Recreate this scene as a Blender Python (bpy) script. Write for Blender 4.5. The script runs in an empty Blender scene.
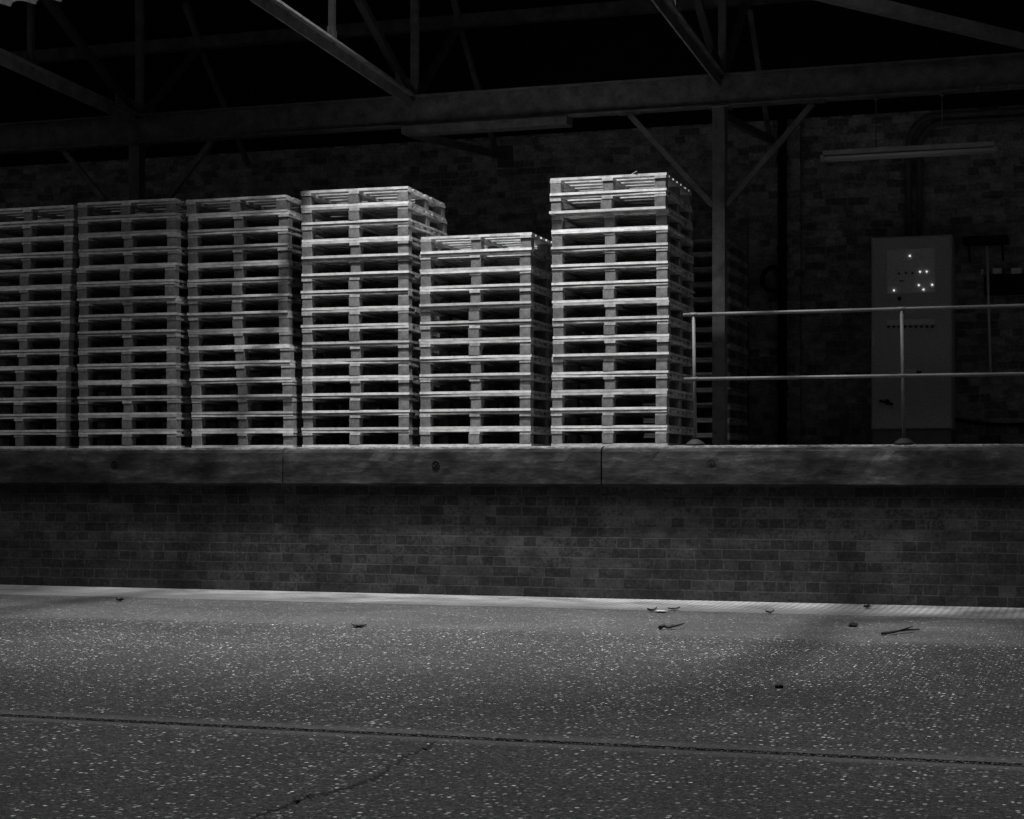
import bpy, bmesh, math, random
from mathutils import Vector, Matrix

random.seed(7)
sc = bpy.context.scene
COL = sc.collection

# ------------------------------------------------------------------ camera model
F = 1777.0                       # focal length in pixels for a 1024 px wide frame
YAW = math.radians(17.9)         # camera looks this far left of the wall normal
HZ = 471.0                       # horizon row
ZC = 1.043                       # camera height
ZP = 1.25                        # platform height

def pt(u, v, Y):
    """world point on the plane y = Y seen at pixel (u, v)"""
    phi = math.atan((u - 512.0) / F)
    th = phi - YAW
    d = Y * math.cos(phi) / math.cos(th)
    return Vector((Y * math.tan(th), Y, ZC + (HZ - v) / F * d))

def gx(u, Y):
    return pt(u, 0, Y).x

def gpt(u, v, z=0.0):
    """world point on the horizontal plane z seen at pixel (u, v)"""
    phi = math.atan((u - 512.0) / F)
    th = phi - YAW
    d = (z - ZC) * F / (HZ - v)
    Y = d * math.cos(th) / math.cos(phi)
    return Vector((Y * math.tan(th), Y, z))

cam_d = bpy.data.cameras.new('camera')
cam = bpy.data.objects.new('camera', cam_d)
COL.objects.link(cam)
cam.location = (0, 0, ZC)
cam.rotation_euler = (math.pi / 2, 0, YAW)
cam_d.sensor_width = 36.0
cam_d.lens = 36.0 * F / 1024.0
cam_d.shift_y = (HZ - 409.5) / 1024.0
cam_d.clip_end = 200
sc.camera = cam

# ------------------------------------------------------------------ mesh helpers
class MB:
    def __init__(self):
        self.bm = bmesh.new()

    def box(self, x0, x1, y0, y1, z0, z1, bevel=0.0, mat=None):
        tmp = bmesh.new()
        bmesh.ops.create_cube(tmp, size=1.0)
        for v in tmp.verts:
            v.co = Vector(((x0 + x1) / 2 + v.co.x * (x1 - x0), (y0 + y1) / 2 + v.co.y * (y1 - y0), (z0 + z1) / 2 + v.co.z * (z1 - z0)))
        if bevel:
            bmesh.ops.bevel(tmp, geom=list(tmp.edges), offset=bevel, segments=1, affect='EDGES', profile=0.5)
        if mat is not None:
            bmesh.ops.transform(tmp, matrix=mat, verts=tmp.verts)
        self._merge(tmp)
        return self

    def _merge(self, tmp):
        me = bpy.data.meshes.new('tmp')
        tmp.to_mesh(me)
        tmp.free()
        self.bm.from_mesh(me)
        bpy.data.meshes.remove(me)

    def bar(self, a, b, w, h, roll_up=Vector((0, 0, 1)), bevel=0.0):
        """rectangular bar from a to b; w sideways, h along roll_up"""
        a, b = Vector(a), Vector(b)
        d = (b - a)
        L = d.length
        d.normalize()
        side = d.cross(roll_up)
        if side.length < 1e-5:
            side = d.cross(Vector((0, 1, 0)))
        side.normalize()
        up = side.cross(d).normalized()
        m = Matrix((( d.x, side.x, up.x, a.x), (d.y, side.y, up.y, a.y), (d.z, side.z, up.z, a.z), (0, 0, 0, 1)))
        return self.box(0, L, -w / 2, w / 2, -h / 2, h / 2, bevel, m)

    def tube(self, pts, r, n=12, cap=True):
        pts = [Vector(p) for p in pts]
        rings = []
        prev = None
        for i, p in enumerate(pts):
            if i == 0:
                d = pts[1] - p
            elif i == len(pts) - 1:
                d = p - pts[i - 1]
            else:
                d = (pts[i + 1] - p).normalized() + (p - pts[i - 1]).normalized()
            d.normalize()
            if prev is None:
                ref = Vector((0, 0, 1)) if abs(d.z) < 0.9 else Vector((1, 0, 0))
                s = d.cross(ref).normalized()
            else:
                s = (prev - d * prev.dot(d)).normalized()
            prev = s
            t = d.cross(s)
            rr = r[i] if isinstance(r, (list, tuple)) else r
            rings.append([self.bm.verts.new(p + (s * math.cos(2 * math.pi * k / n) + t * math.sin(2 * math.pi * k / n)) * rr) for k in range(n)])
        for a, b in zip(rings, rings[1:]):
            for k in range(n):
                f = self.bm.faces.new((a[k], a[(k + 1) % n], b[(k + 1) % n], b[k]))
                f.smooth = True
        if cap:
            self.bm.faces.new(list(reversed(rings[0])))
            self.bm.faces.new(rings[-1])
        return self

    def lathe(self, base, prof, n=24, axis='z'):
        base = Vector(base)
        def P(r, h, k):
            a = 2 * math.pi * k / n
            if axis == 'z':
                return base + Vector((r * math.cos(a), r * math.sin(a), h))
            return base + Vector((r * math.cos(a), -h, r * math.sin(a)))   # axis towards -y
        rings = [[self.bm.verts.new(P(max(r, 1e-4), h, k)) for k in range(n)] for r, h in prof]
        for a, b in zip(rings, rings[1:]):
            for k in range(n):
                self.bm.faces.new((a[k], a[(k + 1) % n], b[(k + 1) % n], b[k]))
        self.bm.faces.new(list(reversed(rings[0])))
        self.bm.faces.new(rings[-1])
        return self

    def mesh(self, name, mat):
        bmesh.ops.recalc_face_normals(self.bm, faces=self.bm.faces)
        me = bpy.data.meshes.new(name)
        self.bm.to_mesh(me)
        self.bm.free()
        if mat:
            me.materials.append(mat)
        return me

    def build(self, name, mat, parent=None):
        me = self.mesh(name, mat)
        o = bpy.data.objects.new(name, me)
        COL.objects.link(o)
        if parent is not None:
            o.parent = parent
            o.matrix_parent_inverse = Matrix.Translation(-Vector(parent.location)) if parent.rotation_euler.z == 0 else Matrix()
        return o

def tag(o, label, cat, group=None, kind=None):
    o['label'] = label
    o['category'] = cat
    if group:
        o['group'] = group
    if kind:
        o['kind'] = kind
    return o

def struct(o):
    o['kind'] = 'structure'
    return o

def empty(name, loc, label, cat, group=None):
    o = bpy.data.objects.new(name, None)
    COL.objects.link(o)
    o.location = loc
    o.empty_display_size = 0.1
    return tag(o, label, cat, group)

# ------------------------------------------------------------------ materials
class NT:
    def __init__(self, name):
        self.m = bpy.data.materials.new(name)
        self.m.use_nodes = True
        self.t = self.m.node_tree
        self.bsdf = self.t.nodes['Principled BSDF']
        self.bsdf.inputs['Specular IOR Level'].default_value = 0.25
        self.tc = None

    def n(self, typ, **kw):
        nd = self.t.nodes.new(typ)
        for k, v in kw.items():
            setattr(nd, k, v)
        return nd

    def l(self, a, b):
        self.t.links.new(a, b)

    def coords(self, scale=(1, 1, 1), kind='Object', rot=(0, 0, 0)):
        if self.tc is None:
            self.tc = self.n('ShaderNodeTexCoord')
        mp = self.n('ShaderNodeMapping')
        mp.inputs['Scale'].default_value = scale
        mp.inputs['Rotation'].default_value = rot
        self.l(self.tc.outputs[kind], mp.inputs['Vector'])
        return mp.outputs['Vector']

    def noise(self, vec, scale, detail=4, rough=0.55):
        nd = self.n('ShaderNodeTexNoise')
        nd.inputs['Scale'].default_value = scale
        nd.inputs['Detail'].default_value = detail
        nd.inputs['Roughness'].default_value = rough
        self.l(vec, nd.inputs['Vector'])
        return nd.outputs['Fac']

    def ramp(self, fac, stops, interp='LINEAR'):
        nd = self.n('ShaderNodeValToRGB')
        cr = nd.color_ramp
        cr.interpolation = interp
        while len(cr.elements) < len(stops):
            cr.elements.new(0.5)
        for e, (p, c) in zip(cr.elements, stops):
            e.position = p
            e.color = (c, c, c, 1) if not isinstance(c, tuple) else (*c, 1)
        self.l(fac, nd.inputs['Fac'])
        return nd.outputs['Color']

    def math(self, op, a, b=None):
        nd = self.n('ShaderNodeMath', operation=op)
        for i, x in enumerate((a, b)):
            if x is None:
                continue
            if isinstance(x, (int, float)):
                nd.inputs[i].default_value = x
            else:
                self.l(x, nd.inputs[i])
        return nd.outputs[0]

    def mix(self, fac, a, b, typ='MIX'):
        nd = self.n('ShaderNodeMix', data_type='RGBA', blend_type=typ)
        for s, x in ((nd.inputs[0], fac), (nd.inputs[6], a), (nd.inputs[7], b)):
            if isinstance(x, (int, float)):
                s.default_value = x if s.type == 'VALUE' else (x, x, x, 1)
            else:
                self.l(x, s)
        return nd.outputs[2]

    def bump(self, h, strength=0.3, dist=0.01, prev=None):
        nd = self.n('ShaderNodeBump')
        nd.inputs['Strength'].default_value = strength
        nd.inputs['Distance'].default_value = dist
        self.l(h, nd.inputs['Height'])
        if prev is not None:
            self.l(prev, nd.inputs['Normal'])
        return nd.outputs['Normal']

    def out(self, col=None, rough=0.8, normal=None, metal=0.0):
        if col is not None:
            if isinstance(col, (int, float)):
                self.bsdf.inputs['Base Color'].default_value = (col, col, col, 1)
            else:
                self.l(col, self.bsdf.inputs['Base Color'])
        if isinstance(rough, (int, float)):
            self.bsdf.inputs['Roughness'].default_value = rough
        else:
            self.l(rough, self.bsdf.inputs['Roughness'])
        self.bsdf.inputs['Metallic'].default_value = metal
        if normal is not None:
            self.l(normal, self.bsdf.inputs['Normal'])
        return self.m

def mat_wood(name, along, lo, hi):
    t = NT(name)
    s = (3, 60, 60) if along == 'x' else (60, 3, 60)
    g = t.noise(t.coords(s), 1.0, 5, 0.6)
    d = t.noise(t.coords((9, 9, 9)), 1.0, 4, 0.6)
    info = t.n('ShaderNodeObjectInfo')
    c = t.ramp(g, [(0.25, lo), (0.6, hi)])
    dirt = t.ramp(d, [(0.30, 0.45), (0.55, 1.0)])
    c = t.mix(1.0, c, dirt, 'MULTIPLY')
    rv = t.ramp(info.outputs['Random'], [(0.0, 0.62), (0.5, 0.95), (1.0, 1.12)])
    c = t.mix(1.0, c, rv, 'MULTIPLY')
    return t.out(c, 0.8, t.bump(g, 0.35, 0.004))

M = {}
M['wood_x'] = mat_wood('pale_softwood_crosswise', 'x', 0.42, 0.66)
M['wood_y'] = mat_wood('pale_softwood_lengthwise', 'y', 0.34, 0.56)

t = NT('pressed_chipboard_block')
v = t.coords((1, 1, 1))
n1 = t.noise(v, 120, 3, 0.7)
n2 = t.noise(v, 14, 3, 0.6)
info = t.n('ShaderNodeObjectInfo')
c = t.ramp(n1, [(0.3, 0.15), (0.7, 0.30)])
c = t.mix(1.0, c, t.ramp(n2, [(0.3, 0.6), (0.6, 1.0)]), 'MULTIPLY')
c = t.mix(1.0, c, t.ramp(info.outputs['Random'], [(0, 0.75), (1, 1.15)]), 'MULTIPLY')
M['block'] = t.out(c, 0.9, t.bump(n1, 0.4, 0.003))

def mat_brick(name, dark, light, mortar, wash, wash_amt, h=0.0835):
    """English bond: stretcher and header courses alternate; chalky wash in weathered patches"""
    t = NT(name)
    tc = t.n('ShaderNodeTexCoord')
    t.tc = tc
    sep = t.n('ShaderNodeSeparateXYZ')
    t.l(tc.outputs['Object'], sep.inputs[0])
    cmb = t.n('ShaderNodeCombineXYZ')
    # edge wobble so that the courses are not ruler straight
    wob = t.noise(t.coords((1, 1, 1)), 9.0, 3)
    wob2 = t.math('MULTIPLY', t.math('SUBTRACT', wob, 0.5), 0.022)
    
    zz = t.math('ADD', sep.outputs['Z'], t.math('MULTIPLY', wob2, 0.6))
    t.l(zz, cmb.inputs['Y'])
    rown = t.math('FLOOR', t.math('DIVIDE', zz, h))
    wn = t.n('ShaderNodeTexWhiteNoise', noise_dimensions='1D')
    t.l(rown, wn.inputs['W'])
    t.l(t.math('ADD', t.math('ADD', sep.outputs['X'], sep.outputs['Y']), t.math('ADD', wob2, t.math('MULTIPLY', wn.outputs['Value'], 0.13))), cmb.inputs['X'])
    def bt(w, off):
        b = t.n('ShaderNodeTexBrick')
        b.offset = off
        b.squash = 1.0
        b.inputs['Scale'].default_value = 1.0
        b.inputs['Brick Width'].default_value = w
        b.inputs['Row Height'].default_value = h
        b.inputs['Mortar Size'].default_value = 0.006
        b.inputs['Mortar Smooth'].default_value = 0.3
        b.inputs['Color1'].default_value = (dark, dark, dark, 1)
        b.inputs['Color2'].default_value = (light, light, light, 1)
        b.inputs['Mortar'].default_value = (mortar, mortar, mortar, 1)
        t.l(cmb.outputs[0], b.inputs['Vector'])
        return b
    A, B = bt(0.228, 0.5), bt(0.114, 0.25)
    row = t.math('FLOOR', t.math('DIVIDE', zz, h))
    par = t.math('MODULO', t.math('ADD', row, 100.0), 2.0)
    col = t.mix(par, A.outputs['Color'], B.outputs['Color'])
    nd = t.n('ShaderNodeMix', data_type='FLOAT')
    t.l(par, nd.inputs[0]); t.l(A.outputs['Fac'], nd.inputs[2]); t.l(B.outputs['Fac'], nd.inputs[3])
    fac = nd.outputs[0]
    big = t.noise(t.coords((0.9, 0.9, 2.2)), 1.3, 5, 0.6)
    fine = t.noise(t.coords((1, 1, 1)), 38.0, 4, 0.65)
    col = t.mix(1.0, col, t.ramp(fine, [(0.3, 0.55), (0.7, 1.3)]), 'MULTIPLY')
    # chalky, weathered faces: they follow the patches of the large noise, single dark bricks stay bare
    gate = t.math('MULTIPLY', t.ramp(big, [(0.40, 0.0), (0.58, 1.0)]), t.ramp(col, [(dark * 1.15, 0.15), ((dark + light) * 0.5, 1.0)]))
    col = t.mix(t.math('MULTIPLY', gate, wash_amt), col, wash)
    stain = t.noise(t.coords((1.0, 1.0, 1.6)), 4.5, 6, 0.7)
    col = t.mix(1.0, col, t.ramp(stain, [(0.32, 0.5), (0.66, 1.35)]), 'MULTIPLY')
    hgt = t.math('ADD', t.math('MULTIPLY', fac, -1.0), t.math('MULTIPLY', fine, 0.5))
    return t.out(col, 0.92, t.bump(hgt, 0.5, 0.006))

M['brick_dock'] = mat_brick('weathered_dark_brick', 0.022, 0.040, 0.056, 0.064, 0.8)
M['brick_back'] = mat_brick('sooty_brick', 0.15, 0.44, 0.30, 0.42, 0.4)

t = NT('weathered_timber_kerb')
v = t.coords((3.0, 9, 12))
g = t.noise(v, 1.0, 8, 0.72)
p = t.noise(t.coords((2.0, 2.0, 4.0)), 1.6, 5, 0.65)
c = t.ramp(g, [(0.3, 0.010), (0.55, 0.042), (0.78, 0.13)])
c = t.mix(1.0, c, t.ramp(p, [(0.35, 0.35), (0.65, 1.4)]), 'MULTIPLY')
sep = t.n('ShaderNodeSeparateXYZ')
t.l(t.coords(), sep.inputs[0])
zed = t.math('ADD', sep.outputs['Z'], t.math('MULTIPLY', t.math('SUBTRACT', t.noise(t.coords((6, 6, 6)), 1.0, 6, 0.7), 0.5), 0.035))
dusty_lit_edge = t.ramp(t.math('SUBTRACT', zed, 1.0), [(0.226, 0.0), (0.250, 1.0)])  # pale top edge: settled dust, and the lit arris painted into the colour
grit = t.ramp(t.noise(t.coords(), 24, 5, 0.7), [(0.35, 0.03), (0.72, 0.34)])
c = t.mix(dusty_lit_edge, c, grit)
M['coping'] = t.out(c, 0.85, t.bump(g, 0.6, 0.012))

t = NT('platform_concrete')
c = t.ramp(t.noise(t.coords(), 3.0, 6), [(0.3, 0.07), (0.7, 0.13)])
M['platform'] = t.out(c, 0.9)

def mat_asphalt():
    t = NT('coarse_stone_asphalt')
    v = t.coords()
    vo = t.n('ShaderNodeTexVoronoi')
    vo.inputs['Scale'].default_value = 105.0
    t.l(v, vo.inputs['Vector'])
    sp = t.n('ShaderNodeSeparateColor')
    t.l(vo.outputs['Color'], sp.inputs[0])
    c = t.ramp(sp.outputs[0], [(0.0, 0.010), (0.6, 0.037), (1.0, 0.08)])
    v2 = t.n('ShaderNodeTexVoronoi')
    v2.inputs['Scale'].default_value = 46.0
    t.l(v, v2.inputs['Vector'])
    s2 = t.n('ShaderNodeSeparateColor')
    t.l(v2.outputs['Color'], s2.inputs[0])
    clus = t.noise(v, 2.3, 4, 0.6)
    pick = t.math('MULTIPLY', t.ramp(t.math('ADD', s2.outputs[0], t.math('MULTIPLY', t.math('SUBTRACT', clus, 0.5), 0.5)), [(0.63, 0.0), (0.69, 0.4), (1.0, 1.0)]), t.ramp(v2.outputs['Distance'], [(0.30, 1.0), (0.42, 0.0)]))
    c = t.mix(pick, c, t.ramp(s2.outputs[1], [(0.0, 0.10), (0.6, 0.32), (1.0, 0.9)]))
    patch = t.noise(v, 0.55, 6, 0.6)
    c = t.mix(1.0, c, t.ramp(patch, [(0.3, 0.62), (0.7, 1.35)]), 'MULTIPLY')
    # weathered, dust-filled band between the road slabs and the gutter strip
    sep = t.n('ShaderNodeSeparateXYZ')
    t.l(v, sep.inputs[0])
    edge = t.math('ADD', sep.outputs['Y'], t.math('MULTIPLY', t.math('SUBTRACT', t.noise(v, 1.2, 5), 0.5), 0.5))
    dust = t.ramp(t.math('SUBTRACT', edge, 10.5), [(0.30, 0.0), (0.65, 1.0)])
    fine = t.noise(v, 90, 4, 0.7)
    mott = t.noise(v, 1.1, 5, 0.6)
    dc = t.mix(1.0, t.ramp(fine, [(0.35, 0.045), (0.65, 0.15)]), t.ramp(mott, [(0.3, 0.7), (0.7, 1.25)]), 'MULTIPLY')
    band = t.ramp(t.math('ADD', t.math('SUBTRACT', sep.outputs['Y'], 6.4), t.math('MULTIPLY', t.math('SUBTRACT', t.noise(v, 5.0, 4), 0.5), 0.06)), [(0.0, 0.0), (0.06, 0.75), (0.27, 0.6), (0.33, 0.0)])
    c = t.mix(t.math('MAXIMUM', t.math('MULTIPLY', dust, 0.45), band), c, dc)
    hgt = t.math('ADD', t.math('MULTIPLY', vo.outputs['Distance'], -0.8), t.math('MULTIPLY', sp.outputs[0], 0.5))
    nrm = t.bump(hgt, 0.55, 0.012)
    rough = t.ramp(sp.outputs[1], [(0.0, 0.75), (0.8, 0.6), (1.0, 0.35)])
    return t.out(c, rough, nrm)
M['asphalt'] = mat_asphalt()

t = NT('ribbed_gutter_concrete')
v = t.coords()
wv = t.n('ShaderNodeTexWave', wave_type='BANDS', bands_direction='X')
wv.inputs['Scale'].default_value = 5.6
wv.inputs['Distortion'].default_value = 0.7
wv.inputs['Detail'].default_value = 2
t.l(v, wv.inputs['Vector'])
mott = t.noise(v, 1.6, 5, 0.62)
fine = t.noise(v, 70, 3)
c = t.ramp(mott, [(0.32, 0.11), (0.66, 0.40)])
c = t.mix(1.0, c, t.ramp(wv.outputs['Fac'], [(0.0, 0.72), (0.6, 1.05)]), 'MULTIPLY')
c = t.mix(1.0, c, t.ramp(fine, [(0.3, 0.7), (0.7, 1.15)]), 'MULTIPLY')
sep = t.n('ShaderNodeSeparateXYZ')
t.l(v, sep.inputs[0])
ey = t.math('ADD', sep.outputs['Y'], t.math('MULTIPLY', t.math('SUBTRACT', t.noise(v, 1.4, 5), 0.5), 0.9))
silt = t.ramp(t.math('SUBTRACT', ey, 12.75), [(0.22, 1.0), (0.95, 0.0)])
dc = t.mix(1.0, t.ramp(t.noise(v, 90, 4, 0.7), [(0.35, 0.05), (0.65, 0.16)]), t.ramp(t.noise(v, 1.1, 5, 0.6), [(0.3, 0.7), (0.7, 1.25)]), 'MULTIPLY')
c = t.mix(silt, c, dc)
M['gutter'] = t.out(c, 0.8, t.bump(wv.outputs['Fac'], 0.7, 0.008))

t = NT('tar_filler')
c = t.ramp(t.noise(t.coords(), 30, 4), [(0.3, 0.006), (0.7, 0.022)])
M['tar'] = t.out(c, 0.8)

def mat_iron(name, lo, hi, rough=0.65, sc_=7.0, metal=0.0):
    t = NT(name)
    a = t.noise(t.coords(), sc_, 6, 0.65)
    b = t.noise(t.coords(), 60, 3, 0.7)
    c = t.ramp(a, [(0.3, lo), (0.7, hi)])
    c = t.mix(1.0, c, t.ramp(b, [(0.3, 0.75), (0.7, 1.15)]), 'MULTIPLY')
    return t.out(c, rough, t.bump(b, 0.25, 0.003), metal)
M['iron'] = mat_iron('flaking_painted_iron', 0.065, 0.18)
M['dark_iron'] = mat_iron('dark_painted_iron', 0.022, 0.05)
M['pipe'] = mat_iron('dull_galvanised_pipe', 0.10, 0.16, 0.5)
M['black_pipe'] = mat_iron('black_painted_pipe', 0.008, 0.02, 0.7)
M['conduit'] = mat_iron('grey_conduit', 0.10, 0.18, 0.35)
M['cabinet'] = mat_iron('grey_cabinet_enamel', 0.64, 0.70, 0.5, 2.0)
M['cabinet_dark'] = mat_iron('dark_plinth_enamel', 0.20, 0.24, 0.6)
M['panel'] = mat_iron('pale_control_panel', 0.92, 0.96, 0.45, 3.0)
M['lamp_white'] = mat_iron('grimy_white_enamel', 0.22, 0.34, 0.35)
M['label_white'] = mat_iron('pale_label', 0.80, 0.95, 0.5)
M['sheet'] = mat_iron('weathered_corrugated_sheet', 0.18, 0.3, 0.7)
M['roof'] = mat_iron('sooty_roof_boards', 0.006, 0.012, 0.95)
M['leaf'] = mat_iron('dry_leaf_litter', 0.02, 0.05, 0.9)
M['pale_leaf'] = mat_iron('pale_leaf_litter', 0.35, 0.5, 0.8)

t = NT('grimy_glass_tube')
M['tube'] = t.out(0.42, 0.25)

t = NT('lit_indicator')
t.bsdf.inputs['Base Color'].default_value = (0.9, 0.9, 0.9, 1)
t.bsdf.inputs['Emission Color'].default_value = (1, 1, 1, 1)
t.bsdf.inputs['Emission Strength'].default_value = 0.9
M['indicator'] = t.m

# ------------------------------------------------------------------ setting: ground
Y_EDGE, Y_WALL, Y_BACK = 13.98, 14.06, 18.9
XL, XR = -24.0, 9.0
gut = 12.95

def profile_slab(name, prof, x0, x1, mat, nx=1):
    bm = bmesh.new()
    rows = []
    for i in range(nx + 1):
        x = x0 + (x1 - x0) * i / nx
        rows.append([bm.verts.new((x, y, z)) for y, z in prof])
    for a, b in zip(rows, rows[1:]):
        for k in range(len(prof) - 1):
            bm.faces.new((a[k], b[k], b[k + 1], a[k + 1]))
    mb = MB(); mb.bm.free(); mb.bm = bm
    return mb.build(name, mat)

JY = 6.53
# the road slabs: a groove at the joint, a small lip where the older surface begins
prof = [(-4, 0), (JY - .13, 0), (JY - .035, .003), (JY - .018, -.03), (JY + .018, -.03), (JY + .035, .004), (JY + .14, 0), (10.93, 0), (10.99, .006), (11.05, 0), (gut, 0), (Y_WALL + .1, 0.0)]
struct(profile_slab('ground', prof, XL, XR, M['asphalt']))
g = MB()
g.box(XL, XR, gut, Y_WALL - .004, -0.02, 0.0015)
struct(g.build('trim_4', M['gutter']))
j = MB()
rj = random.Random(3)
NX = 160
prev = None
for i in range(NX + 1):
    x = XL + (XR - XL) * i / NX
    w = 0.026 + rj.uniform(-.007, .007)
    y = JY + rj.uniform(-.006, .006)
    cur = (j.bm.verts.new((x, y - w, -.004)), j.bm.verts.new((x, y + w, -.004)))
    if prev:
        j.bm.faces.new((prev[0], cur[0], cur[1], prev[1]))
    prev = cur
struct(j.build('trim_5', M['tar']))

# the tar-filled crack that wanders from the joint towards the viewer
ck = MB()
key = [(440, 738), (428, 748), (418, 752), (405, 757), (392, 766), (378, 776), (362, 783), (345, 789), (322, 794), (305, 797), (296, 803), (280, 808), (262, 814), (245, 822)]
prev = None
rc = random.Random(11)
for (u0, v0), (u1, v1) in zip(key, key[1:]):
    for s in [k / 9 for k in range(9)]:
        p = gpt(u0 + (u1 - u0) * s + rc.uniform(-2.5, 2.5), v0 + (v1 - v0) * s + rc.uniform(-.8, .8))
        w = rc.choice((.004, .012, .02, .03)) * rc.uniform(.6, 1.3)
        cur = (ck.bm.verts.new((p.x - w * .6, p.y + w * .8, .0012)), ck.bm.verts.new((p.x + w * .6, p.y - w * .8, .0012)))
        if prev:
            ck.bm.faces.new((prev[0], prev[1], cur[1], cur[0]))
        prev = cur
struct(ck.build('trim_6', M['tar']))

# ------------------------------------------------------------------ setting: loading platform, back wall, roof
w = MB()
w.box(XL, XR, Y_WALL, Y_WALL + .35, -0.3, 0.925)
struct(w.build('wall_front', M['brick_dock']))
f = MB()
f.box(XL, XR, Y_WALL + .22, Y_BACK, 0.93, ZP - .004)
struct(f.build('floor', M['platform']))

def coping(name, x0, x1, seed):
    """one heavy timber edge baulk, chipped along its upper arris"""
    r = random.Random(seed)
    bm = bmesh.new()
    n = int((x1 - x0) / .06)
    z0, z1 = 0.927, ZP
    sect = [(Y_EDGE, z0 + .012), (Y_EDGE, z0 + .10), (Y_EDGE, z0 + .2), (Y_EDGE + .004, z1 - .050), (Y_EDGE + .014, z1 - .022), (Y_EDGE + .05, z1 - .004), (Y_EDGE + .12, z1), (Y_EDGE + .295, z1), (Y_EDGE + .295, z0), (Y_EDGE + .012, z0)]
    rows = []
    ph = [r.uniform(0, 6) for _ in range(8)]
    chips = [(r.uniform(x0, x1), r.uniform(.05, .16), r.uniform(.006, .022)) for _ in range(int((x1 - x0) * 1.6))]
    for i in range(n + 1):
        x = x0 + (x1 - x0) * i / n
        e = .006 * math.sin(x * 2.1 + ph[0]) + .004 * math.sin(x * 7.3 + ph[1])
        ch = sum(d * max(0, 1 - abs(x - c) / ww) for c, ww, d in chips)
        end = .01 if i in (0, n) else 0
        row = []
        for k, (y, z) in enumerate(sect):
            dy = dz = 0
            if k < 6:
                dy = .4 * e + r.uniform(0, .004) + (ch if k in (3, 4, 5) else 0) + end
            if k in (4, 5):
                dz = -ch * .7 - r.uniform(0, .004)
            row.append(bm.verts.new((x, y + dy, z + dz - (end * .5 if k in (4, 5, 6) else 0))))
        rows.append(row)
    m = len(sect)
    for a, b in zip(rows, rows[1:]):
        for k in range(m):
            bm.faces.new((a[k], b[k], b[(k + 1) % m], a[(k + 1) % m]))
    bm.faces.new(rows[0]); bm.faces.new(list(reversed(rows[-1])))
    mb = MB(); mb.bm.free(); mb.bm = bm
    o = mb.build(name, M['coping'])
    struct(o)
    return o

xj1, xj2 = gx(282, Y_EDGE), gx(601, Y_EDGE)
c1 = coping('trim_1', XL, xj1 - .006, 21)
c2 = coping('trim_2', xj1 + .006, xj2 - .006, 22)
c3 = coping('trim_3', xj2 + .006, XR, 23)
# recessed fixing bolts through the baulks: a ring washer and a bolt head
for par, lst in ((c1, ((115, 464),)), (c2, ((436, 464), )), (c3, ((711, 463), (948, 463)))):
    for u, vv in lst:
        p = pt(u, vv, Y_EDGE + .006)
        b = MB()
        b.lathe((p.x, p.y + .004, p.z), [(.034, 0), (.036, .010), (.026, .012), (.022, .004), (.012, .004), (.012, .014)], 18, axis='y')
        b.build('fixing_bolt', M['black_pipe'], par)

w = MB()
w.box(XL, XR, Y_BACK, Y_BACK + .3, 0.5, 10.19)
struct(w.build('wall_back', M['brick_back']))
w = MB()
pl, pr = gx(751, Y_BACK), gx(800, Y_BACK - .12)
w.box(pl, pr, Y_BACK - .12, Y_BACK - .001, ZP, 4.76)
struct(w.build('wall_back_pier', M['brick_back']))
w = MB()
w.box(XL, XR, 9.0, Y_BACK + .3, 10.2, 10.3)
struct(w.build('ceiling', M['roof']))

RS = lambda y: 4.78 + (18.9 - y) * 0.69      # underside of the lean-to roof over the platform
w = MB()
a0, b0 = Vector((0, 18.9, RS(18.9) + .04)), Vector((0, 13.5, RS(13.5) + .04))
tmpv = []
for x in (XL, XR):
    for y, dz in ((18.89, 0), (13.5, 0), (13.5, .06), (18.89, .06)):
        tmpv.append(w.bm.verts.new((x, y, RS(y) + dz)))
A_, B_ = tmpv[:4], tmpv[4:]
for k in range(4):
    w.bm.faces.new((A_[k], B_[k], B_[(k + 1) % 4], A_[(k + 1) % 4]))
w.bm.faces.new(A_); w.bm.faces.new(list(reversed(B_)))
struct(w.build('roof', M['roof']))

# ------------------------------------------------------------------ iron frame
Y_B = 16.0
# long beam: web, flanges, rivets along the lower edge
zb0, zb1 = 4.36, 4.655
beam = empty('girder', (-6, Y_B, zb0), 'long dark iron girder running above all the pallet stacks', 'girder')
b = MB(); b.box(XL, XR, Y_B - .012, Y_B + .012, zb0 + .016, zb1 - .016); b.build('web', M['iron'], beam)
b = MB(); b.box(XL, XR, Y_B - .07, Y_B + .07, zb1 - .016, zb1, .003); b.build('top_flange', M['iron'], beam)
b = MB(); b.box(XL, XR, Y_B - .07, Y_B + .07, zb0, zb0 + .016, .003); b.build('bottom_flange', M['iron'], beam)
b = MB()
xa, xb = gx(401, Y_B - .1), gx(567, Y_B - .1)
b.box(xa, xb, Y_B - .10, Y_B + .10, zb0 - .082, zb0 - .002, .006)
tag(b.build('packing_timber', M['iron']), 'short thick packing plank fixed under the girder above the low stack', 'plank')

XT = [-9.17, -6.18, -3.176, -0.18]
def hsec(mb, x, y, z0, z1, wd, dp, th):
    mb.box(x - wd / 2, x + wd / 2, y - dp / 2, y - dp / 2 + th, z0, z1)
    mb.box(x - wd / 2, x + wd / 2, y + dp / 2 - th, y + dp / 2, z0, z1)
    mb.box(x - th / 2, x + th / 2, y - dp / 2 + th, y + dp / 2 - th, z0, z1)

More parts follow.
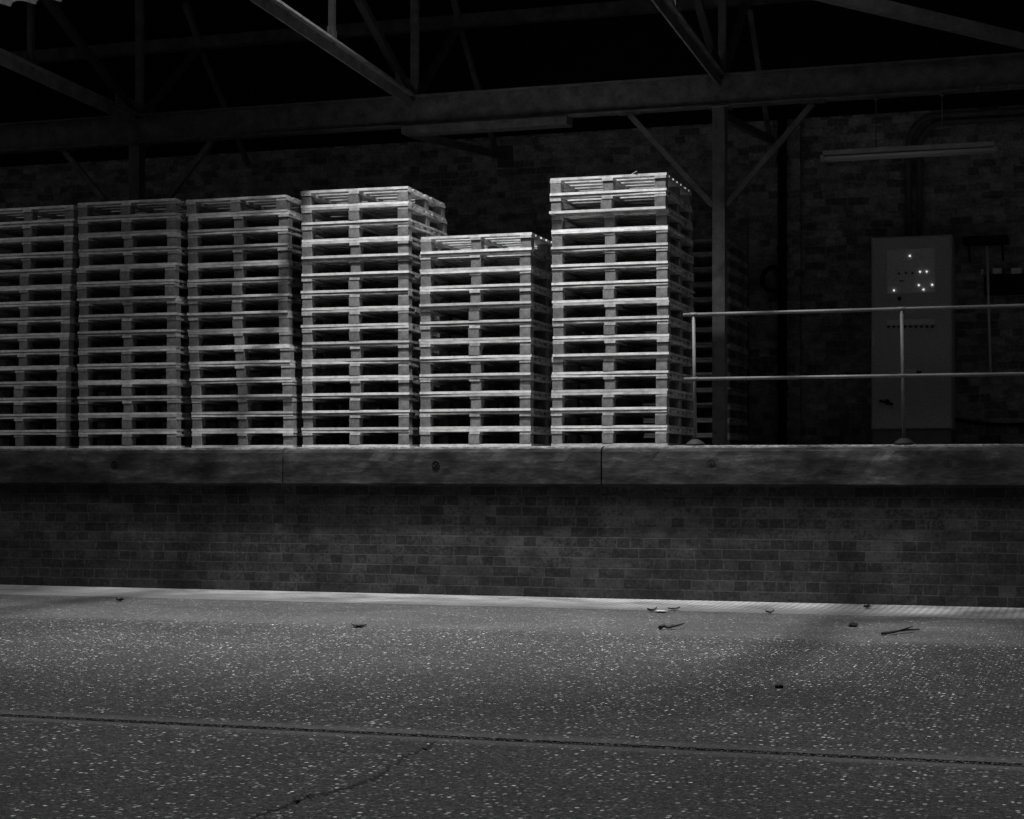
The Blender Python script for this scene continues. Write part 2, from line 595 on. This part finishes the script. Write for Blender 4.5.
for x, lab in ((XT[0], 'iron post rising behind the dim stacks at the left end'), (XT[2], 'iron post standing between the tall stack and the dark stack behind it')):
    p = empty('iron_post', (x, Y_B, ZP), lab, 'post', 'iron posts under the girder')
    m = MB(); hsec(m, x, Y_B, ZP + .02, zb0 - .014, .115, .13, .012); m.build('shaft', M['iron'], p)
    m = MB(); m.box(x - .15, x + .15, Y_B - .15, Y_B + .15, ZP, ZP + .02, .003); m.build('base_plate', M['iron'], p)
    m = MB(); m.box(x - .1, x + .1, Y_B - .09, Y_B + .09, zb0 - .014, zb0 - .001, .002); m.build('cap_plate', M['iron'], p)
    for s in (-1, 1):
        m = MB()
        m.bar((x + s * .845, Y_B, zb0 - .02), (x + s * .06, Y_B, zb0 - .90), .055, .05, Vector((0, 0, 1)))
        m.box(x + s * .845 - .11, x + s * .845 + .11, Y_B - .05, Y_B + .05, zb0 - .014, zb0 - .001, .002)
        m.build('knee_brace', M['iron'], p)

tie_lab = {0: 'iron wall tie above the dim stacks, left end of the shed', 1: 'iron wall tie slanting back from the girder above the low stack', 2: 'iron wall tie slanting back from the top of the right iron post', 3: ''}
for i in (1, 2):
    x = XT[i]
    m = MB()
    m.bar((x, Y_B + .08, zb0 - .06), (x, Y_BACK - .02, 4.56), .06, .07)
    m.box(x - .09, x + .09, Y_BACK - .02, Y_BACK - .001, 4.44, 4.68)
    tag(m.build('wall_tie', M['iron']), tie_lab[i], 'tie bar', 'wall ties behind the girder')

truss_lab = ['unlit iron roof truss crossing the dark upper left corner', 'iron roof truss with a brightly lit edge meeting the girder above the bright stack', 'iron roof truss meeting the girder over the right iron post', '']
for i in range(3):
    x = XT[i]
    h = empty('roof_truss', (x, Y_B, 4.66), truss_lab[i], 'roof truss', 'iron roof trusses')
    y1 = 8.2
    zc = lambda y: 4.60 + (Y_B - y) * .047
    # bottom chord: a tee, flange uppermost
    m = MB()
    m.bar((x, Y_B + .02, zc(Y_B) - .012), (x, y1, zc(y1) - .012), .016, .10)
    m.bar((x, Y_B + .02, zc(Y_B) + .048), (x, y1, zc(y1) + .048), .115, .022)
    m.build('bottom_chord', M['iron'], h)
    # raking member
    m = MB()
    a, e = Vector((x, Y_B, 4.64)), Vector((x, 11.2, 4.64 + 4.8 * .47))
    m.bar(a, e, .07, .065)
    m.build('rafter', M['dark_iron'], h)
    for y in (14.09, 12.4):
        zt = 4.64 + (Y_B - y) * .47
        m = MB(); m.bar((x, y, zc(y) + .03), (x, y, zt), .05, .05, Vector((0, 1, 0)))
        m.box(x - .006, x + .006, y - .09, y + .09, zc(y) - .02, zc(y) + .16)
        m.build('strut', M['dark_iron'], h)
    m = MB(); m.bar((x + .02, Y_B + .02, 4.656), (x + .02, Y_B + .02, 6.70), .07, .06, Vector((0, 1, 0))); m.build('king_post', M['iron'], h)
    m = MB(); m.box(x - .007, x + .007, Y_B - .42, Y_B + .2, 4.60, 4.80); m.build('gusset_plate', M['iron'], h)
    # the bracing behind, meeting at the purlin
    m = MB(); m.bar((x, Y_B + .15, 4.68), (x, 17.30, 5.63), .06, .06); m.build('brace', M['iron'], h)
    m = MB(); m.bar((x + .03, 16.95, 6.04), (x + .03, 17.30, 5.66), .06, .06); m.build('brace', M['iron'], h)
    m = MB(); m.bar((x + .03, 17.34, 5.60), (x + .03, 18.45, 4.56), .05, .05); m.build('brace', M['iron'], h)

m = MB()
m.box(XL, XR, 17.25, 17.36, 5.62, 5.75, .004)
tag(m.build('purlin', M['iron']), 'faint iron purlin running high across the darkness behind the girder', 'purlin')
# plan brace from the right-hand truss heel
m = MB()
m.bar((-.25, Y_B - .22, 4.63), (-3.085, 12.35, 4.78), .10, .10)
tag(m.build('wind_brace', M['iron']), 'slanting iron brace in the upper right above the strip light', 'brace')

# corrugated valance whose lower edge shows in the top left corner
bm = bmesh.new()
prev = None
xv0, xv1 = -8.9, -6.86
N = 220
for i in range(N + 1):
    x = xv0 + (xv1 - xv0) * i / N
    a = .045 * math.sin(2 * math.pi * (x - xv0) / .212)
    yb = 11.3
    cur = [bm.verts.new((x, yb + a, 4.478 + .012 * math.cos(2 * math.pi * (x - xv0) / .212))), bm.verts.new((x, yb + a, 10.195)), bm.verts.new((x, yb + a + .009, 10.195)), bm.verts.new((x, yb + a + .009, 4.478 + .012 * math.cos(2 * math.pi * (x - xv0) / .212)))]
    if prev:
        for k in range(4):
            bm.faces.new((prev[k], cur[k], cur[(k + 1) % 4], prev[(k + 1) % 4]))
    else:
        bm.faces.new(cur)
    prev = cur
bm.faces.new(prev)
mb = MB(); mb.bm.free(); mb.bm = bm
o = mb.build('corrugated_sheet', M['sheet'])
tag(o, 'corrugated sheet edge hanging in the top left corner', 'corrugated sheet')

# ------------------------------------------------------------------ pallets
PW, PD, PH = 1.0, 1.05, 0.150
def board(mb, x0, x1, y0, y1, z0, z1, along, r, warp=.0022):
    """a sawn board with slightly uneven edges"""
    n = 7
    tmp = bmesh.new()
    rows = []
    e0 = r.uniform(-.004, .004)
    for i in range(n + 1):
        s = i / n
        dz = warp * math.sin(s * 3.1 + r.uniform(0, .5)) * r.uniform(-.3, .3)
        a = r.uniform(-warp, warp) * .6
        c = r.uniform(-warp, warp) * .6
        if along == 'x':
            x = x0 + (x1 - x0) * s + (e0 if i in (0, n) else 0)
            q = [(x, y0 + a, z0 + .0), (x, y1 + c, z0 + .0), (x, y1 + c, z1 + dz - .001), (x, y0 + a + .003, z1 - abs(dz))]
        else:
            y = y0 + (y1 - y0) * s + (e0 if i in (0, n) else 0)
            q = [(x0 + a, y, z0), (x1 + c, y, z0), (x1 + c, y, z1 - abs(dz)), (x0 + a, y, z1 - abs(dz))]
        rows.append([tmp.verts.new(p) for p in q])
    for a, b in zip(rows, rows[1:]):
        for k in range(4):
            tmp.faces.new((a[k], b[k], b[(k + 1) % 4], a[(k + 1) % 4]))
    tmp.faces.new(rows[0]); tmp.faces.new(list(reversed(rows[-1])))
    mb._merge(tmp)

def make_parts(seed):
    """the part meshes of one pallet: front at y=0, back at y=PD, x centred"""
    r = random.Random(seed)
    parts = []
    hx = PW / 2
    # bottom perimeter boards
    tb = .021
    for y0 in (0.0, PD - .1):
        mb = MB(); board(mb, -hx, hx, y0 + r.uniform(0, .006), y0 + .1, 0, tb, 'x', r); parts.append(('bottom_board', mb.mesh('bottom_board', M['wood_x'])))
    for xc in (-hx + .05, 0, hx - .05):
        mb = MB(); board(mb, xc - .05, xc + .05, .102, PD - .102, 0, tb, 'y', r); parts.append(('bottom_board', mb.mesh('bottom_board', M['wood_y'])))
    zb = .1035
    bw = [.088, .092, .094]
    for yc in (.055, PD / 2, PD - .055):
        for k, xc in enumerate((-hx + .052, r.uniform(-.012, .012), hx - .052)):
            w2 = bw[k] / 2
            mb = MB()
            mb.box(xc - w2 + r.uniform(-.003, .003), xc + w2, yc - .045 + r.uniform(-.004, .004), yc + .047, tb + .0006, zb, .0025)
            parts.append(('block', mb.mesh('block', M['block'])))
    for xc in (-hx + .05, 0, hx - .05):
        mb = MB(); board(mb, xc - .048, xc + .048, .003 + r.uniform(0, .006), PD - .003, zb + .0006, .1265, 'y', r); parts.append(('stringer_board', mb.mesh('stringer_board', M['wood_y'])))
    mb = MB()
    n = 7
    wd = .112
    for k in range(n):
        yc = wd / 2 + (PD - wd) * k / (n - 1) + (r.uniform(-.012, .012) if 0 < k < n - 1 else 0)
        w2 = wd / 2 - r.uniform(0, .008)
        board(mb, -hx + r.uniform(0, .007), hx - r.uniform(0, .007), yc - w2, yc + w2, .1272, .1488 - r.uniform(0, .0015), 'x', r)
    parts.append(('top_deck', mb.mesh('top_deck', M['wood_x'])))
    return parts

PROTO = [make_parts(s) for s in (1, 2, 3, 4, 5)]
proto_objs = []
def pallet(loc, rz, kind, label, group):
    root = empty('pallet', loc, label, 'pallet', group)
    root.rotation_euler = (0, 0, rz)
    for name, me in PROTO[kind]:
        o = bpy.data.objects.new(name, me)
        COL.objects.link(o)
        o.parent = root
    return root

ORD = ['topmost', 'second', 'third', 'fourth', 'fifth', 'sixth', 'seventh', 'eighth', 'ninth', 'tenth', 'eleventh', 'twelfth', 'thirteenth', 'fourteenth', 'fifteenth']
def stack(px, edge, Y0, dY, where, adj, group, seed, yaw=0.0, pd=PD):
    """px: pixel columns of the left ('L') or right ('R') front edges, topmost pallet first; dY: extra setbacks by index"""
    r = random.Random(seed)
    n = len(px)
    out = []
    for i in range(n):
        y = Y0 + dY.get(i, 0.0) + r.uniform(-.008, .008)
        x = gx(px[i], y) + (PW / 2 if edge == 'L' else -PW / 2)
        lvl = n - 1 - i
        z = ZP + .0015 + lvl * (PH + .0002)
        if i == 0:
            lab = 'topmost %s pallet of the %s' % (adj, where)
        elif i == n - 1:
            lab = 'lowest %s pallet in the %s' % (adj, where)
        else:
            lab = '%s %s pallet down in the %s' % (ORD[i], adj, where)
        a = math.radians(yaw + r.uniform(-.5, .5))
        out.append(pallet((x, y, z), a, r.randrange(5), lab, group))
    return out

s1 = stack([73.6, 73, 72.6, 72, 71, 70, 69.5, 69.3, 68.6, 68.2, 65.7, 65.7, 65.4, 65.2, 65], 'R', 14.37, {i: -.10 for i in range(10, 15)}, 'stack cut by the left frame edge', 'dim wooden', 'pallets in the first stack from the left', 101)
s2 = stack([77.6, 78, 78.5, 79, 76.5, 76.5, 78.7, 78.3, 78.2, 78, 77.8, 78.2, 78.2, 78.3, 78.3], 'L', 14.30, {11: -.05, 12: -.05, 13: -.05, 14: -.05, 4: -.02, 5: -.02}, 'second stack from the left', 'dim wooden', 'pallets in the second stack from the left', 102, yaw=1.0)
s3 = stack([185.3, 187.5, 187, 187, 187.4, 187, 187, 187.8, 187.8, 188.2, 189, 190.5, 191, 191.2, 191.2], 'L', 14.42, {i: -.11 for i in range(9, 15)}, 'half-shadowed third stack from the left', 'wood', 'pallets in the third stack from the left', 103)
s4 = stack([301, 301.4, 301.6, 301.5, 301.7, 301.7, 301.8, 301.7, 301.9, 302, 302, 302.1, 302.2, 302.2, 302.2], 'L', 14.29, {}, 'bright stack just left of the low stack', 'bright wooden', 'pallets in the bright stack beside the low one', 104, yaw=1.6)
s5 = stack([420, 419.3, 419.5, 419.2, 419.3, 419.2, 419.4, 419.2, 419.3, 419.3, 419.2, 419.2], 'L', 14.26, {}, 'low twelve-high stack', 'wooden', 'pallets in the low stack', 105)
s6 = stack([549.5, 549.4, 551, 551, 551, 551.3, 551.3, 552, 552, 552, 551.3, 551, 550.6, 550.2, 550.4], 'L', 14.30, {2: .05}, 'tall stack beside the pipe railing', 'wooden', 'pallets in the tall stack by the railing', 106)
r = random.Random(107)
for i in range(14):
    lvl = 13 - i
    if i == 0:
        lab = 'topmost unlit pallet of the dark stack behind the iron post'
    elif i == 13:
        lab = 'lowest unlit pallet of the dark stack behind the iron post'
    else:
        lab = '%s unlit pallet from the top of the dark stack behind the iron post' % ORD[i]
    pallet((-3.87 + r.uniform(-.012, .012), 17.42 + r.uniform(-.01, .01), ZP + .0015 + lvl * .1502), math.radians(r.uniform(-.6, .6)), r.randrange(5), lab, 'pallets in the dark stack at the back')

# a splinter standing up from the tall stack's top board
m = MB()
p0 = s6[0].location
m.bar(Vector((p0.x + .20, p0.y + .02, p0.z + .148)), Vector((p0.x + .255, p0.y + .0, p0.z + .170)), .003, .003)
o = m.build('splinter', M['wood_x'])
o.parent = s6[0]
o.matrix_parent_inverse = s6[0].matrix_basis.inverted()

# ------------------------------------------------------------------ pipe railing on the platform edge
YR = 14.13
rail = empty('pipe_railing', (gx(695, YR), YR, ZP), 'two-bar galvanised pipe railing on the platform edge beside the tall stack', 'railing')
zt = pt(700, 314.5, YR).z
zm = pt(700, 379.0, YR).z
x0 = gx(683, YR)
x_end = 1.6
m = MB(); m.tube([(x0, YR, zt), (x0 + .004, YR, zt), (x_end, YR, zt)], [.009, .0145, .0145], 14); m.build('top_rail', M['pipe'], rail)
m = MB(); m.tube([(x0 + .005, YR, zm), (x0 + .009, YR, zm), (x_end, YR, zm)], [.009, .014, .014], 14); m.build('mid_rail', M['pipe'], rail)
for ub, ut in ((695.5, 693.5), (904, 901.5)):
    xb_, xt_ = gx(ub, YR), gx(ut, YR)
    m = MB()
    m.tube([(xb_, YR, ZP + .02), (xt_, YR, zt - .014)], .0135, 14)
    po = m.build('post', M['pipe'], rail)
    m = MB(); m.lathe((xb_, YR, ZP), [(.078, 0), (.078, .012), (.062, .028), (.034, .046), (.022, .05)], 24)
    m.build('base_flange', M['black_pipe'], po)
    xm_ = xb_ + (xt_ - xb_) * (zm - ZP) / (zt - ZP)
    for zz, xx in ((zt, xt_), (zm, xm_)):
        m = MB(); m.tube([(xx - .03, YR, zz), (xx - .028, YR, zz), (xx + .028, YR, zz), (xx + .03, YR, zz)], [.015, .0175, .0175, .015], 14)
        m.build('rail_fitting', M['pipe'], po)

# ------------------------------------------------------------------ control cabinet
YC = 18.42
cx0, cx1 = gx(871, YC), gx(952, YC)
cz1 = pt(911, 235.5, YC).z
cab = empty('control_cabinet', ((cx0 + cx1) / 2, YC, ZP), 'tall grey electrical control cabinet against the brick wall behind the railing', 'cabinet')
zpl = pt(911, 429.5, YC).z
m = MB(); m.box(cx0, cx1, YC + .024, Y_BACK - .005, zpl, cz1, .006); m.build('body', M['cabinet'], cab)
m = MB(); m.box(cx0 + .012, cx1 - .012, YC + .03, Y_BACK - .01, ZP + .002, zpl - .001); m.build('plinth', M['cabinet_dark'], cab)
m = MB(); m.box(cx0 + .01, cx1 - .01, YC, YC + .022, zpl + .01, cz1 - .012, .005); door = m.build('door', M['cabinet'], cab)
a, b2 = pt(886.5, 249.5, YC), pt(935, 292.5, YC)
m = MB(); m.box(a.x, b2.x, YC - .012, YC - .0005, b2.z, a.z, .003); panel = m.build('control_panel', M['panel'], door)
for u, vv in ((909.8, 256), (920, 271.8), (926.7, 271.6), (918.8, 285.2), (932.2, 284.8), (923.5, 289.5), (894, 290.4)):
    p = pt(u, vv, YC - .012)
    m = MB(); m.lathe((p.x, YC - .012, p.z), [(.0085, 0), (.0085, .006), (.0065, .012), (.003, .015)], 14, axis='y')
    m.build('indicator_lamp', M['indicator'], panel)
for u, vv in ((899, 273.6), (906, 273), (912.5, 273)):
    p = pt(u, vv, YC - .012)
    m = MB(); m.lathe((p.x, YC - .012, p.z), [(.013, 0), (.013, .008), (.009, .009), (.009, .02)], 14, axis='y')
    m.build('push_button', M['cabinet_dark'], panel)
p = pt(901.5, 281, YC - .012)
m = MB(); m.box(p.x - .022, p.x + .022, YC - .016, YC - .0125, p.z - .008, p.z + .008, .001); m.build('legend_plate', M['cabinet_dark'], panel)
p = pt(899.5, 298.5, YC)
m = MB(); m.lathe((p.x, YC, p.z), [(.02, 0), (.02, .012), (.013, .013), (.013, .03)], 16, axis='y'); m.box(p.x - .017, p.x + .017, YC - .03, YC, p.z - .022, p.z - .01); m.build('lock', M['black_pipe'], door)
a, b2 = pt(887, 320.5, YC), pt(936, 324, YC)
m = MB(); m.box(a.x, b2.x, YC - .02, YC - .0005, b2.z - .004, a.z + .006, .002); strip = m.build('switch_strip', M['panel'], door)
for k in range(9):
    u = 888.5 + k * 5.5
    p = pt(u, 325.5, YC)
    m = MB(); m.lathe((p.x, YC - .0005, p.z - .012), [(.013, 0), (.013, .012), (.009, .014), (.008, .026)], 12, axis='y')
    m.build('switch', M['black_pipe'], strip)
a, b2 = pt(906, 310.5, YC), pt(913, 312.5, YC)
m = MB(); m.box(a.x, b2.x, YC - .004, YC - .0005, b2.z - .006, a.z, .001); m.build('nameplate', M['label_white'], door)
a, b2 = pt(872, 331, YC), pt(874.6, 347, YC)
m = MB(); m.box(a.x, b2.x, YC - .028, YC - .0005, b2.z, a.z, .004); m.build('handle', M['label_white'], door)
a, b2 = pt(905.5, 368.5, YC), pt(916.5, 373.5, YC)
m = MB(); m.box(a.x, b2.x, YC - .03, YC - .0005, b2.z, a.z, .004); hd = m.build('latch', M['panel'], door)
m = MB(); m.box(b2.x + .001, b2.x + .05, YC - .026, YC - .0005, b2.z, b2.z + .022, .003); m.build('latch_tongue', M['black_pipe'], hd)
# dark lever switch near the foot
p = pt(887, 402.5, YC)
m = MB()
m.lathe((p.x, YC, p.z + .005), [(.028, 0), (.026, .02), (.014, .022), (.014, .035)], 16, axis='y')
m.bar((p.x - .075, YC - .034, p.z + .018), (p.x, YC - .038, p.z), .012, .022)
m.bar((p.x, YC - .038, p.z), (p.x + .065, YC - .034, p.z - .022), .012, .028)
m.build('lever', M['black_pipe'], door)

# ------------------------------------------------------------------ conduits into the cabinet
def bend(uv_run, u_down, v_down, v_run_at_end, Yp, R):
    top = pt(u_down, v_run_at_end, Yp)
    xd = gx(u_down, Yp)
    zt_ = top.z
    pts = [(xd, Yp, pt(u_down, v_down, Yp).z)]
    for k in range(11):
        a = math.pi / 2 * k / 10
        pts.append((xd + R - R * math.cos(a), Yp, zt_ - R + R * math.sin(a)))
    pts.append((4.0, Yp, zt_))
    return pts
for u, v_run, R, rr, lab in ((908.5, 117.5, .30, .034, 'outer grey conduit bending down the brick wall into the cabinet top'), (919.5, 124, .24, .03, 'inner grey conduit bending down the wall beside its twin')):
    m = MB(); m.tube(bend(None, u, 237.0, v_run, Y_BACK - .06, R), rr, 14)
    o = m.build('conduit', M['conduit'])
    tag(o, lab, 'conduit', 'conduits above the cabinet')
    for vv in (160, 185, 215):
        q = pt(u, vv, Y_BACK - .06)
        m = MB(); m.box(q.x - rr - .012, q.x + rr + .012, Y_BACK - .1, Y_BACK - .001, q.z - .012, q.z + .012, .002)
        m.build('saddle_clip', M['conduit'], o)

# drain pipe on the pier with its hoop of hose
xd = gx(782, Y_BACK - .2)
m = MB(); m.tube([(xd, Y_BACK - .18, ZP + .003), (xd, Y_BACK - .18, 4.82)], .048, 16)
dp = m.build('drainpipe', M['black_pipe'])
tag(dp, 'black drainpipe with a hoop running down the brick pier behind the railing', 'drainpipe')
for z in (1.9, 3.0, 3.35, 4.3):
    m = MB(); m.lathe((xd, Y_BACK - .18, z), [(.056, 0), (.06, .01), (.06, .06), (.056, .07)], 16); m.build('collar', M['black_pipe'], dp)
c0 = pt(775, 280.5, Y_BACK - .16)
hx_ = gx(781.5, Y_BACK - .27)
pts = []
for k in range(25):
    a = math.radians(62 + 236 * k / 24)
    pts.append((c0.x + .112 * math.cos(a), Y_BACK - .28 - .0 * k, c0.z + .125 * math.sin(a)))
m = MB()
m.tube(pts, .026, 10)
m.tube([(hx_, Y_BACK - .262, c0.z + .125), (hx_, Y_BACK - .262, c0.z - .21)], .019, 10)
m.build('hoop', M['black_pipe'], dp)

# ------------------------------------------------------------------ strip light hung from the girder
YL = Y_B
a, b2 = pt(821, 159, YL), pt(998, 148, YL)
zl = (a.z + b2.z) / 2
fx = empty('strip_light', ((a.x + b2.x) / 2, YL, zl), 'unlit twin-tube strip light hanging below the girder above the cabinet', 'strip light')
m = MB(); m.box(a.x + .02, b2.x - .02, YL - .05, YL + .05, zl + .016, zl + .062, .006); m.build('body', M['lamp_white'], fx)
for s in (-.04, .04):
    m = MB(); m.tube([(a.x + .035, YL + s, zl - .012), (b2.x - .035, YL + s, zl - .012)], .019, 14); m.build('tube', M['tube'], fx)
for x in (a.x + .0, b2.x - .035):
    m = MB(); m.box(x, x + .035, YL - .065, YL + .065, zl - .036, zl + .016, .004); m.build('end_holder', M['lamp_white'], fx)
for u in (876, 942):
    x = gx(u, YL)
    m = MB(); m.tube([(x, YL, zl + .06), (x, YL, zb0 - .001)], .0055, 8); m.lathe((x, YL, zb0 - .03), [(.006, 0), (.022, .006), (.022, .029)], 12); m.build('hanger', M['pipe'], fx)
# small clips on the girder flange to the right of the hangers
for u in (978, 1010):
    x = gx(u, YL - .075)
    m = MB(); m.box(x - .014, x + .014, YL - .084, YL - .0715, zb0 - .012, zb0 + .03, .002); m.box(x - .022, x + .022, YL - .084, YL - .0715, zb0 - .026, zb0 - .012, .002)
    m.build('clip', M['pipe'], beam)

# ------------------------------------------------------------------ fittings on the back wall right of the cabinet
def wallbox(u0, v0, u1, v1, dep):
    A, B = pt(u0, v0, Y_BACK - dep), pt(u1, v1, Y_BACK - dep)
    return A.x, B.x, Y_BACK - dep, Y_BACK - .001, B.z, A.z
# hooded rod
rt, rb = pt(987, 246, Y_BACK - .16), pt(990.5, 373, Y_BACK - .16)
m = MB(); m.tube([(rt.x, Y_BACK - .16, rt.z), (rb.x, Y_BACK - .16, rb.z)], .014, 10)
rod = m.build('wall_rod', M['label_white'])
tag(rod, 'thin pale vertical rod on the wall right of the cabinet', 'rod')
for p in (rt, rb):
    m = MB(); m.tube([(p.x, Y_BACK - .15, p.z + .02), (p.x, Y_BACK - .001, p.z + .02)], .011, 8); m.build('bracket', M['black_pipe'], rod)
x0_, x1_, y0_, y1_, z0_, z1_ = wallbox(962, 236.5, 1008, 241, .32)
m = MB(); m.box(x0_, x1_, y0_, y1_, z0_, z1_, .004)
for x in (x0_ + .06, x1_ - .06):
    m.bar((x, y1_ - .012, z0_ - .16), (x, y0_ + .05, z0_ - .001), .02, .015)
tag(m.build('wall_shelf', M['black_pipe']), 'dark shelf above the thin rod, right of the cabinet', 'shelf')
x0_, x1_, y0_, y1_, z0_, z1_ = wallbox(984, 275, 1050, 293, .11)
m = MB(); m.box(x0_, x1_, y0_, y1_, z0_, z1_, .006)
trunk = m.build('cable_trunking', M['black_pipe'])
tag(trunk, 'dark wall trunking under pale labels at the right frame edge', 'trunking')
for u0, u1 in ((992.5, 1001.5), (1011, 1021.5), (1031, 1040)):
    x0_, x1_, y0_, y1_, z0_, z1_ = wallbox(u0, 268, u1, 273.6, .09)
    m = MB(); m.box(x0_, x1_, y0_, y0_ + .086, z0_, z1_, .003)
    m.build('socket_cover', M['label_white'], trunk)
m = MB(); x0_, x1_, y0_, y1_, z0_, z1_ = wallbox(981, 269, 983.4, 274.4, .06); m.box(x0_, x1_, y0_, y1_, z0_, z1_, .003)
tag(m.build('wall_hook', M['label_white']), 'tiny pale hook on the wall just left of the thin rod', 'hook')
x0_, x1_, y0_, y1_, z0_, z1_ = wallbox(977, 334, 987, 342.5, .07)
m = MB(); m.box(x0_, x1_, y0_, y1_, z0_, z1_, .005)
jb = m.build('junction_box', M['conduit'])
tag(jb, 'small grey junction box between the railing bars beside the thin rod', 'junction box')
xm_, zm_ = (x0_ + x1_) / 2, (z0_ + z1_) / 2
m = MB(); m.lathe((xm_, y0_, zm_), [(.03, 0), (.028, .008), (.008, .010)], 14, axis='y'); m.build('cover', M['conduit'], jb)
pts = [pt(953.5 + k * 9, 419 + 4.5 * math.sin(k / 9 * 2.6) + k * .2, Y_BACK - .03) for k in range(12)]
m = MB(); m.tube([(p.x, p.y, p.z) for p in pts], .016, 8)
tag(m.build('slack_cable', M['black_pipe']), 'black cable sagging low along the wall right of the cabinet', 'cable')

# ------------------------------------------------------------------ litter on the road
def leaf(u, v, size, seed, label, mat='leaf', curl=1.0):
    r = random.Random(seed)
    p = gpt(u, v)
    bm = bmesh.new()
    n = 9
    rows = []
    a0 = r.uniform(0, 3)
    for i in range(n):
        s = i / (n - 1)
        w_ = size * .34 * math.sin(math.pi * min(1, s * .94 + .05)) * r.uniform(.75, 1.2) + .002
        lx = (s - .5) * size
        zc_ = .010 + curl * size * .20 * (2 * s - 1) ** 2 * r.uniform(.6, 1.2)
        rows.append([(lx, -w_, zc_ + curl * size * .13), (lx, 0, zc_), (lx, w_, zc_ + curl * size * .16 * r.uniform(.4, 1.3))])
    ca, sa = math.cos(a0), math.sin(a0)
    vs = [[bm.verts.new((p.x + x * ca - y * sa, p.y + x * sa + y * ca, z)) for x, y, z in row] for row in rows]
    lo = [[bm.verts.new(q.co - Vector((0, 0, .0025))) for q in row] for row in vs]
    for L_, flip in ((vs, False), (lo, True)):
        for a, b in zip(L_, L_[1:]):
            for k in range(2):
                q = (a[k], b[k], b[k + 1], a[k + 1])
                bm.faces.new(tuple(reversed(q)) if flip else q)
    mb = MB(); mb.bm.free(); mb.bm = bm
    tag(mb.build('dry_leaf', M[mat]), label, 'leaf', 'litter on the road')
leaf(359, 627.5, .10, 1, 'curled dark leaf lying alone on the road below the bright stack', 'leaf', .5)
leaf(120, 602, .09, 2, 'dark leaf lying near the platform foot on the left side of the road')
leaf(652, 612, .08, 3, 'dark leaf beside the pale scrap near the platform foot')
leaf(674, 610.5, .10, 4, 'curled leaf right of the pale scrap near the platform foot', 'leaf', .5)
leaf(661, 612.5, .13, 5, 'flat pale scrap lying near the platform foot below the railing end', 'pale_leaf', .12)
leaf(770, 614, .07, 8, 'dark leaf lying near the platform foot under the railing middle')
leaf(867, 609, .08, 9, 'dark leaf lying near the platform foot under the cabinet')

def rock(u, v, s, seed, label):
    r = random.Random(seed)
    p = gpt(u, v)
    tmp = bmesh.new()
    bmesh.ops.create_icosphere(tmp, subdivisions=2, radius=s)
    for q in tmp.verts:
        q.co = Vector((q.co.x * 1.2, q.co.y, q.co.z * .7)) * r.uniform(.82, 1.15) + Vector((p.x, p.y, s * .55))
    mb = MB(); mb._merge(tmp)
    tag(mb.build('pebble', M['leaf']), label, 'pebble', 'litter on the road')
rock(779, 688, .018, 4, 'single dark pebble in the middle of the road, well short of the platform')
rock(853, 627, .028, 5, 'dark pebble left of the long twig on the road')

def twig(pts, r0, label):
    mb = MB()
    P_ = [gpt(u, v) + Vector((0, 0, r0 * 1.1 + lift)) for u, v, lift in pts]
    n = len(P_)
    mb.tube(P_, [r0 * (1 - .55 * i / (n - 1)) for i in range(n)], 7)
    mid = P_[n // 2]
    mb.tube([mid, mid + Vector((.05, .09, .012)), mid + Vector((.07, .17, .016))], [r0 * .6, r0 * .5, r0 * .25], 6)
    tag(mb.build('twig', M['leaf']), label, 'twig', 'litter on the road')
twig([(882, 635.5, 0), (890, 635, .004), (899, 633.8, .008), (908, 632.6, .006), (919, 631.4, .0)], .011, 'long dark twig lying on the road below the cabinet')
twig([(660, 630, 0), (664, 629.3, .01), (668, 630, .0), (673, 629, .012)], .014, 'short crooked dark twig on the road below the railing end')

# ------------------------------------------------------------------ light
world = bpy.data.worlds.new('dusk')
sc.world = world
world.use_nodes = True
bg = world.node_tree.nodes['Background']
bg.inputs['Color'].default_value = (1, 1, 1, 1)
bg.inputs['Strength'].default_value = 0.024

def spot(name, loc, target, energy, angle, blend, size):
    d = bpy.data.lights.new(name, 'SPOT')
    d.energy = energy
    d.spot_size = math.radians(angle)
    d.spot_blend = blend
    d.shadow_soft_size = size
    o = bpy.data.objects.new(name, d)
    COL.objects.link(o)
    o.location = loc
    o.rotation_euler = (Vector(target) - Vector(loc)).to_track_quat('-Z', 'Y').to_euler()
    return o
spot('yard_lamp', (-4.68, 12.3, 9.6), (-4.55, 12.6, 1.0), 5400, 63, 0.9, 0.22)

def rooflight(name, loc, sx, sy, energy, spread):
    d = bpy.data.lights.new(name, 'AREA')
    d.shape = 'RECTANGLE'
    d.size, d.size_y = sx, sy
    d.energy = energy
    d.spread = math.radians(spread)
    o = bpy.data.objects.new(name, d)
    COL.objects.link(o)
    o.location = loc
    return o
rooflight('rooflight', (-4.0, 9.2, 10.1), 20, 4, 520, 92)

sc.view_settings.view_transform = 'Standard'
sc.view_settings.look = 'None'
sc.view_settings.gamma = 1.0
sc.view_settings.use_curve_mapping = False
sc.view_settings.exposure = 0.0
